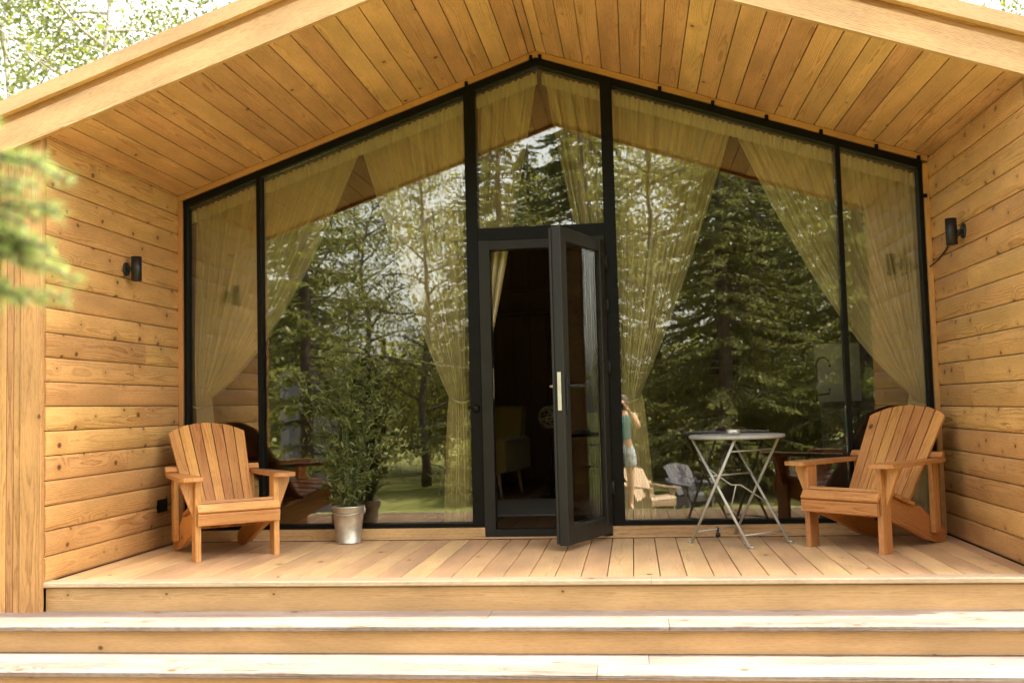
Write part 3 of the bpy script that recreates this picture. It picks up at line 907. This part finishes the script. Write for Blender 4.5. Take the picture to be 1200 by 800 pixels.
b = MB(); b.tube([(-.31, 0, .885), (-.31, 0, 1.18), (-.29, -.02, 1.23), (-.25, -.05, 1.24), (-.22, -.07, 1.20), (-.215, -.07, 1.16)], .010, 10); b.tube([(-.31, 0, .94), (-.22, -.03, .95), (-.215, -.03, .99)], .007, 8); b.build('tap', LAMPBLK, kc)

# ------------------------------------------------------------------ trees
def grow(seed, H, base, rad, nlimb, nclump, nleaf, lsize, spread, lean=0.03, trunk_r=None):
    rg = np.random.default_rng(seed); b = MB(); tr = trunk_r or H * .016
    pts = [Vector((0, 0, -.1))]
    for k in range(1, 9):
        pts.append(Vector((rg.normal() * lean * H * k / 12, rg.normal() * lean * H * k / 12, H * .93 * k / 8)))
    b.tube(pts, [tr * (1.25 - .14 * k) if k else tr * 1.5 for k in range(9)], 9)
    tips = []
    for k in range(nlimb):
        q = base + (1 - base) * (k + .5) / nlimb * .93; i = min(int(q * 8), 7); p0 = pts[i].lerp(pts[i + 1], q * 8 - i)
        a = k * 2.4 + rg.uniform(-.5, .5); prof = math.sin(min(1, (q - base) / (1 - base) * .85 + .22) * math.pi) ** .7
        L = rad * (.45 + .65 * prof) * rg.uniform(.7, 1.15)
        d = Vector((math.cos(a), math.sin(a), rg.uniform(.15, .75)))
        prev = p0; lp = [p0]
        for j in range(1, 6):
            prev = prev + d.normalized() * L / 5; d += Vector(rg.normal(size=3) * .22); d.z -= .06; lp.append(prev.copy())
        b.tube(lp, [tr * .36 * (1 - .17 * j) for j in range(6)], 6)
        for j in range(nclump):
            s = rg.uniform(.3, 1.05); m_ = lp[min(int(s * 5), 4)].lerp(lp[min(int(s * 5) + 1, 5)], (s * 5) % 1)
            e = m_ + Vector(rg.normal(size=3) * np.array([1, 1, .7]) * spread * L * .35)
            b.tube([m_, (m_ + e) / 2 + Vector((0, 0, .05)), e], [tr * .14, tr * .10, tr * .05], 4)
            tips.append((np.array(m_), np.array(e)))
    C = []
    for m_, e in tips:
        n_ = int(nleaf * rg.uniform(.5, 1.5)); q = rg.uniform(.2, 1.15, (n_, 1)) ** .7
        C.append(m_ + (e - m_) * q + rg.normal(size=(n_, 3)) * np.array([1, 1, .65]) * spread * .42)
    C = np.concatenate(C)
    return b, leaves(C, rg, lsize, .6, .5)

def spruce(seed, H, rad, z0, nb, tw, droop=.35, step=.30, tsize=.20):
    rg = np.random.default_rng(seed); b = MB()
    b.tube([(0, 0, -.1), (rg.normal() * .03, 0, H * .5), (0, rg.normal() * .03, H * .98)], [H * .017, H * .010, H * .002], 9)
    P, D = [], []
    z = z0
    while z < H * .97:
        f = 1 - (z - z0) / (H - z0); L0 = rad * (f ** .8) + .12
        for k in range(nb):
            a = rg.uniform(0, math.tau); L = L0 * rg.uniform(.65, 1.15); h = Vector((math.cos(a), math.sin(a), 0)); zz = z + rg.uniform(-.15, .15)
            q = np.linspace(0, 1, 6); pts = [Vector((h.x * L * t, h.y * L * t, zz + L * (.10 * t - droop * t ** 1.6 + .16 * t ** 4))) for t in q]
            b.tube(pts, [.012 * L + .004 - (.009 * L + .003) * t for t in q], 4)
            n_ = int(tw * L) + 3
            t = rg.uniform(.12, 1, n_); pos = np.stack([h.x * L * t, h.y * L * t, zz + L * (.10 * t - droop * t ** 1.6 + .16 * t ** 4)], 1)
            side = np.array([-h.y, h.x, 0]) * rg.choice([-1, 1], n_)[:, None]
            dd = np.array([h.x, h.y, 0]) * .75 + side * rg.uniform(.3, 1, (n_, 1)); dd[:, 2] -= rg.uniform(.0, .7, n_)
            ln = (tsize * (1.25 - t) * rg.uniform(.6, 1.4, n_) * (.5 + .35 * L))[:, None]
            for g in (.25, .6, .95):
                P.append(pos + dd * ln * g + rg.normal(size=(n_, 3)) * .012); D.append(dd)
        z += step * rg.uniform(.7, 1.2) * (.5 + .5 * f)
    P = np.concatenate(P); D = np.concatenate(D)
    return b, leaves(P, rg, tsize * .62, .28, .3, D)

def tree(name, label, cat, geo, loc, lm, bm_=None, rz=0, sc=1.0, group=None):
    t = thing(name, label, cat, loc, rz, group); t.scale = (sc,) * 3
    geo[0].build('trunk', bm_ or BARKM, t); quads('crown', geo[1], lm, t)
    return t
def again(src, label, loc, rz, sc, group=None):
    c = copy_tree(src); c.location = loc; c.rotation_euler = (0, 0, rz); c.scale = (sc,) * 3; c['label'] = label
    if group: c['group'] = group
    return c
def on(x, y): return (x, y, gz(x, y))

BG = 'trees rising behind the roof'
birch = tree('birch_tree', 'pale loose birch rising above the left roof edge at the photo corner', 'tree', grow(21, 15, .25, 3.2, 26, 11, 40, .115, .62, trunk_r=.11), on(-10.2, 12.5), LEAF_B, BIRCHBARK, group=BG)
again(birch, 'pale loose birch behind the left roof slope, nearer the ridge', on(-8.2, 17), 2.1, 1.0, BG)
again(birch, 'pale loose birch farthest left behind the cabin', on(-14.0, 15), 4.0, 1.05, BG)
again(birch, 'pale birch peeping over the top right roof corner', on(9.3, 13), 1.2, .86, BG)

RG = 'trees on the lawn mirrored in the glass'
oak = tree('broadleaf_tree', 'broad leafy tree across the lawn mirrored in the left glass', 'tree', grow(31, 11, .22, 4.2, 22, 11, 55, .14, .85), on(-9.5, -24), LEAF_A, group=RG)
oak.scale = (.80,) * 3
for x, y, rz, s, lb in ((-15, -27, 2, .95, 'broad leafy tree mirrored at the far left of the glass'), (3.6, -24, 1, 1.0, 'broad leafy tree mirrored right of the door'), (8.5, -27, 3, 1.05, 'broad leafy tree mirrored behind the folding table'), (14, -24, 4, 1.1, 'broad leafy tree mirrored at the far right of the glass'), (-4.5, -44, 5, .8, 'broad leafy tree far across the lawn mirrored left of the door'), (6, -36, 2.5, 1.3, 'broad leafy tree mirrored behind the spruces on the right'), (-1.2, -28, .3, 1.05, 'broad leafy tree across the lawn mirrored at the door'), (-3.2, -21.5, 2.9, .72, 'smaller leafy tree at the lawn edge mirrored left of the door'), (11, -33, 1.9, 1.25, 'broad leafy tree far back mirrored at the right')):
    again(oak, lb, on(x, y), rz, s, RG)
sp = tree('spruce_tree', 'tall feathery spruce behind the photographer mirrored in the gable pane', 'tree', spruce(41, 11, 2.6, .9, 6, 34, .46, .30, .21), on(-.4, -16.5), NEEDLE, group=RG)
for x, y, rz, s, lb in ((2.5, -13.4, 1, .95, 'drooping spruce mirrored in the large right pane'), (5.4, -14.5, 2.2, 1.15, 'tall dark spruce mirrored behind the right mullion'), (-7.9, -17.5, 3.4, .75, 'slim spruce mirrored in the large left pane'), (9.4, -16.5, 4.1, .95, 'spruce mirrored at the right end of the glass'), (3.9, -19, 5.1, 1.2, 'tallest spruce mirrored behind the others on the right'), (-2.6, -26, 2.0, 1.0, 'spruce farther back mirrored beside the door post'), (-2.3, -15.6, 4.6, .88, 'drooping spruce mirrored in the left half of the gable pane')):
    again(sp, lb, on(x, y), rz, s, RG)
aspen = tree('aspen_tree', 'thin loose tree with sky showing through mirrored in the left pane', 'tree', grow(63, 12, .2, 3.0, 24, 9, 42, .12, .8, trunk_r=.12), on(-4.6, -18), LEAF_A, group=RG)
aspen.scale = (.78,) * 3
for x, y, rz, s, lb in ((1.3, -20, 3.5, .95, 'thin loose tree with sky showing through mirrored above the door'), (-7.4, -23, .8, .85, 'thin loose tree mirrored above the pot plant'), (7.6, -21, 5.2, .9, 'thin loose tree with sky showing through mirrored at the right')):
    again(aspen, lb, on(x, y), rz, s, RG)
SG = 'leafy bushes mirrored in the glass'
bush = tree('bush', 'leafy bush on the lawn mirrored under the folding table', 'bush', grow(71, 2.6, .05, 1.35, 22, 9, 46, .085, .55, trunk_r=.05), on(3.4, -15.2), LEAF_A, group=SG)
for x, y, rz, s, lb in ((5.6, -16.4, 1, 1.25, 'leafy bush mirrored just right of the folding table'), (7.6, -15.0, 2, 1.1, 'leafy bush mirrored behind the right chair'), (10.2, -18, 3, 1.4, 'leafy bush mirrored at the far right of the glass'), (1.9, -19.5, 4, 1.2, 'leafy bush mirrored left of the folding table'), (-6.6, -15.0, 5, 1.2, 'leafy bush mirrored behind the pot plant'), (-8.4, -19, .5, 1.5, 'leafy bush mirrored behind the left mullion'), (4.4, -21, 2.4, 1.6, 'tall leafy bush mirrored above the folding table'), (-2.3, -13.2, 1.3, .62, 'smallest leafy bush on the lawn mirrored left of the door post'), (-5.2, -24, 3.1, 1.35, 'leafy bush far on the lawn mirrored right of the pot plant')):
    again(bush, lb, on(x, y), rz, s, SG)

# young spruce left of the camera: its long fresh branch hangs into the picture
ys = tree('young_spruce', 'young spruce standing left of the steps with pale fresh twigs reaching into the picture', 'tree', spruce(51, 6.0, 1.15, .5, 6, 34, .3, .24, .17), on(-3.4, -5.0), NEEDLE)
def fresh_branch():
    rg = np.random.default_rng(8); b = MB(); P, D = [], []
    base = Vector((-3.4, -5.0, 1.75)); w = lambda p: Vector(p)
    main = [base, w((-1.156, -6.262, 1.382)), w((-0.612, -6.126, 1.328)), w((-0.306, -6.058, 1.246)), w((-0.191, -6.038, 1.199))]
    b.tube([p for p in main], [.014, .011, .008, .005, .003], 6)
    main2 = [w((-1.156, -6.262, 1.369)), w((-0.680, -6.092, 1.233)), w((-0.374, -6.045, 1.124)), w((-0.204, -6.024, 1.083))]
    b.tube(main2, [.009, .007, .005, .003], 6)
    twigs = [((-0.306, -6.058, 1.246), (-0.051, -6.024, 1.229)), ((-0.306, -6.058, 1.233), (-0.068, -6.045, 1.189)), ((-0.218, -6.038, 1.178), (-0.031, -6.024, 1.168)),
             ((-0.272, -6.045, 1.192), (-0.058, -6.004, 1.127)), ((-0.245, -6.024, 1.138), (-0.041, -6.024, 1.097)), ((-0.259, -6.024, 1.110), (-0.065, -5.997, 1.059)),
             ((-0.272, -6.024, 1.280), (-0.106, -6.038, 1.274)), ((-0.218, -6.024, 1.219), (-0.082, -6.052, 1.148)), ((-0.218, -6.024, 1.104), (-0.085, -6.038, 1.114)), ((-0.232, -6.024, 1.165), (-0.089, -6.011, 1.138)), ((-0.286, -6.024, 1.076), (-0.096, -6.038, 1.076))]
    for p, q in list(twigs):
        p, q = Vector(p), Vector(q)
        for f in (.35, .6, .8):
            m0 = p.lerp(q, f); d = (q - p) * rg.uniform(.25, .42) + Vector((0, rg.uniform(-.03, .03), rg.uniform(-.035, .03)))
            twigs.append((m0, m0 + d))
    for p, q in twigs:
        p, q = Vector(p), Vector(q); m_ = (p + q) / 2 + Vector((0, 0, .012))
        cur = [p * (1 - t) ** 2 + m_ * 2 * t * (1 - t) + q * t * t for t in np.linspace(0, 1, 6)]
        b.tube(cur, [.0026, .0024, .0022, .002, .0018, .0015], 5)
        L = (q - p).length; n_ = int(L * 850); t = rg.uniform(.05, 1, n_)
        pos = np.stack([np.array(p) * (1 - a) ** 2 + np.array(m_) * 2 * a * (1 - a) + np.array(q) * a * a for a in t])
        ax = np.array((q - p).normalized()); rd = rg.normal(size=(n_, 3)); rd -= ax * (rd @ ax)[:, None]; rd /= np.linalg.norm(rd, axis=1, keepdims=True)
        dd = rd * .85 + ax * .55; dd /= np.linalg.norm(dd, axis=1, keepdims=True)
        P.append(pos + dd * .008); D.append(dd)
    P = np.concatenate(P); D = np.concatenate(D); N = len(P)
    e = np.cross(D, rg.normal(size=(N, 3))); e /= np.linalg.norm(e, axis=1, keepdims=True)
    s = rg.uniform(.6, 1.2, (N, 1)) * .024
    V = np.stack([P - D * s * .5, P + e * .0012, P + D * s * .5, P - e * .0012], 1)
    return b, V
fb, fv = fresh_branch()
inv = Vector(ys.location)
o = fb.build('branch', BARKM, ys); o.location = -inv
o2 = quads('fresh_twigs', fv, NEEDLE_PALE, ys); o2.location = -inv

def far_wood():
    rg = np.random.default_rng(77); C = []
    for k in range(420):
        a = rg.uniform(0, math.tau); r = rg.uniform(62, 95); x, y = math.cos(a) * r, math.sin(a) * r - 5
        h = rg.uniform(6, 13); n_ = 150
        u = rg.normal(size=(n_, 3)); u /= np.linalg.norm(u, axis=1, keepdims=True); u *= rg.uniform(.5, 1, (n_, 1))
        h *= .72; C.append(np.array([x, y, h * .5 - 1]) + u * np.array([2.8, 2.8, h * .52]))
    return leaves(np.concatenate(C), rg, 1.0, .7, .4)
tag(quads('distant_wood', far_wood(), LEAF_A), 'far mass of green woodland beyond the lawn mirrored in the glass', 'woodland', kind='stuff')

# weathered screen on the lawn, mirrored in the left pane
scn = thing('board_screen', 'weathered grey board screen on the lawn mirrored in the left glass', 'screen', (-4.65, -9.0, gz(0, -9)), R(0))
b = MB()
for k in range(7):
    b.board((-.45 + k * .15, 0, 1.20 + rnd.uniform(-.01, .01)), Z, X, Y, 2.36, .146, .022, .003)
b.build('boards', W_GREY, scn)
for x in (-.45, .45):
    b = MB(); b.box((x - .04, -.10, -.1), (x + .04, -.012, 2.3)); b.build('post', W_GREY, scn)

# two more chairs standing on the lawn (seen only as reflections)
make_chair('adirondack_chair', 'pale sunlit slatted armchair out on the lawn mirrored beside the table', W_BRIGHT, (1.05, -10.2, gz(0, -10.2)), R(140), 'slatted wooden armchairs', 1.0)
make_chair('adirondack_chair', 'grey weathered slatted armchair out on the lawn behind the pale one', W_GREY, (1.75, -11.0, gz(0, -11)), R(150), 'slatted wooden armchairs', 1.0)

# ------------------------------------------------------------------ the person taking the picture (reflected right of the door)
def skin_mesh(name, nodes, edges, m, parent, sub=2):
    me = bpy.data.meshes.new(name); me.from_pydata([n_[0] for n_ in nodes], edges, []); me.update()
    o = bpy.data.objects.new(name, me); COL.objects.link(o); o.parent = parent
    sk = o.modifiers.new('skin', 'SKIN'); sd = o.modifiers.new('sub', 'SUBSURF'); sd.levels = sd.render_levels = sub
    if not me.skin_vertices: me.attributes
    for i, n_ in enumerate(nodes):
        me.skin_vertices[0].data[i].radius = (n_[1], n_[2] if len(n_) > 2 else n_[1])
    me.skin_vertices[0].data[0].use_root = True
    me.materials.append(m)
    return o

pe = thing('person', 'person in teal top and patterned shorts raising a camera, seen only mirrored by the door', 'person', (CAM.x - .17, CAM.y - .44, -.60))
nodes = [((0, 0, .90), .135, .095), ((0, .01, 1.06), .115, .085), ((0, .0, 1.22), .14, .095), ((0, -.01, 1.34), .10, .075), ((0, 0, 1.40), .05), ((0, .015, 1.46), .052), ((0, .03, 1.525), .075, .09), ((0, .025, 1.60), .070, .085),
    ((-.165, -.01, 1.345), .052), ((-.235, .09, 1.16), .040), ((-.10, .27, 1.40), .028), ((-.075, .30, 1.46), .030, .022),
    ((.165, -.01, 1.345), .052), ((.235, .09, 1.16), .040), ((.10, .27, 1.40), .028), ((.075, .30, 1.46), .030, .022),
    ((-.085, 0, .84), .085), ((-.095, .015, .47), .055), ((-.10, -.01, .10), .036), ((-.10, .03, .035), .035, .03), ((-.11, .14, .022), .036, .02),
    ((.085, 0, .84), .085), ((.095, .015, .47), .055), ((.10, -.01, .10), .036), ((.10, .03, .035), .035, .03), ((.11, .14, .022), .036, .02),
    ((0, .125, 1.515), .013, .02)]
edges = [(0, 1), (1, 2), (2, 3), (3, 4), (4, 5), (5, 6), (6, 7), (3, 8), (8, 9), (9, 10), (10, 11), (3, 12), (12, 13), (13, 14), (14, 15), (0, 16), (16, 17), (17, 18), (18, 19), (19, 20), (0, 21), (21, 22), (22, 23), (23, 24), (24, 25), (6, 26)]
fing = []
for s in (-1, 1):
    root = 11 if s < 0 else 15
    for k, (dx, dz, ln) in enumerate(((0, .035, .9), (0, .014, 1.0), (0, -.007, .95), (0, -.027, .75))):
        i0 = len(nodes)
        x0, y0, z0_ = s * .078, .325, 1.47 + dz
        nodes += [((x0, y0, z0_), .0095), ((x0 - s * .012, y0 + .035 * ln, z0_ + .006), .0085), ((x0 - s * .040 * ln, y0 + .042 * ln, z0_ + .006), .007)]
        edges += [(root, i0), (i0, i0 + 1), (i0 + 1, i0 + 2)]
    i0 = len(nodes)
    nodes += [((s * .060, .285, 1.475), .011), ((s * .040, .272, 1.495), .008)]
    edges += [(root, i0), (i0, i0 + 1)]
body = skin_mesh('body', nodes, edges, SKIN, pe)
tn_ = [((0, 0, .93), .150, .112), ((0, .01, 1.06), .135, .103), ((0, .0, 1.22), .16, .112), ((0, -.01, 1.325), .118, .092), ((-.13, -.01, 1.335), .066), ((.13, -.01, 1.335), .066)]
skin_mesh('teal_top', tn_, [(0, 1), (1, 2), (2, 3), (3, 4), (3, 5)], TEAL, pe)
sn_ = [((0, 0, .90), .152, .115), ((0, 0, .99), .140, .105), ((-.09, 0, .80), .105), ((-.10, .01, .60), .095), ((.09, 0, .80), .105), ((.10, .01, .60), .095)]
skin_mesh('patterned_shorts', sn_, [(0, 1), (0, 2), (2, 3), (0, 4), (4, 5)], PATTERN, pe)
b = MB(); b.lathe([(0, .10), (.05, .092), (.085, .055), (.098, .0), (.098, -.06), (.085, -.12), (.05, -.15), (0, -.155)], (0, -.012, 1.575), 24); b.build('hair', HAIR, pe)
for s in (-1, 1):
    b = MB(); b.lathe([(0, -.012), (.010, -.006), (.012, 0), (.010, .006), (0, .012)], (s * .033, .112, 1.545), 12); b.build('eye', BLACK, pe)
pc = thing('camera', 'black photo camera held up by the person, mirrored by the door', 'camera', (CAM.x - .17, CAM.y - .44 + .315, .875))
b = MB(); b.box((-.065, -.03, -.045), (.065, .03, .042), .006); b.box((-.025, -.028, .0421), (.025, .028, .065), .004); b.build('body', LAMPBLK, pc)
b = MB(); b.lathe([(0, .031), (.034, .031), (.036, .06), (.034, .075), (.028, .075), (.026, .06), (0, .058)], (0, 0, 0), 28, Y); b.build('lens', LAMPBLK, pc)
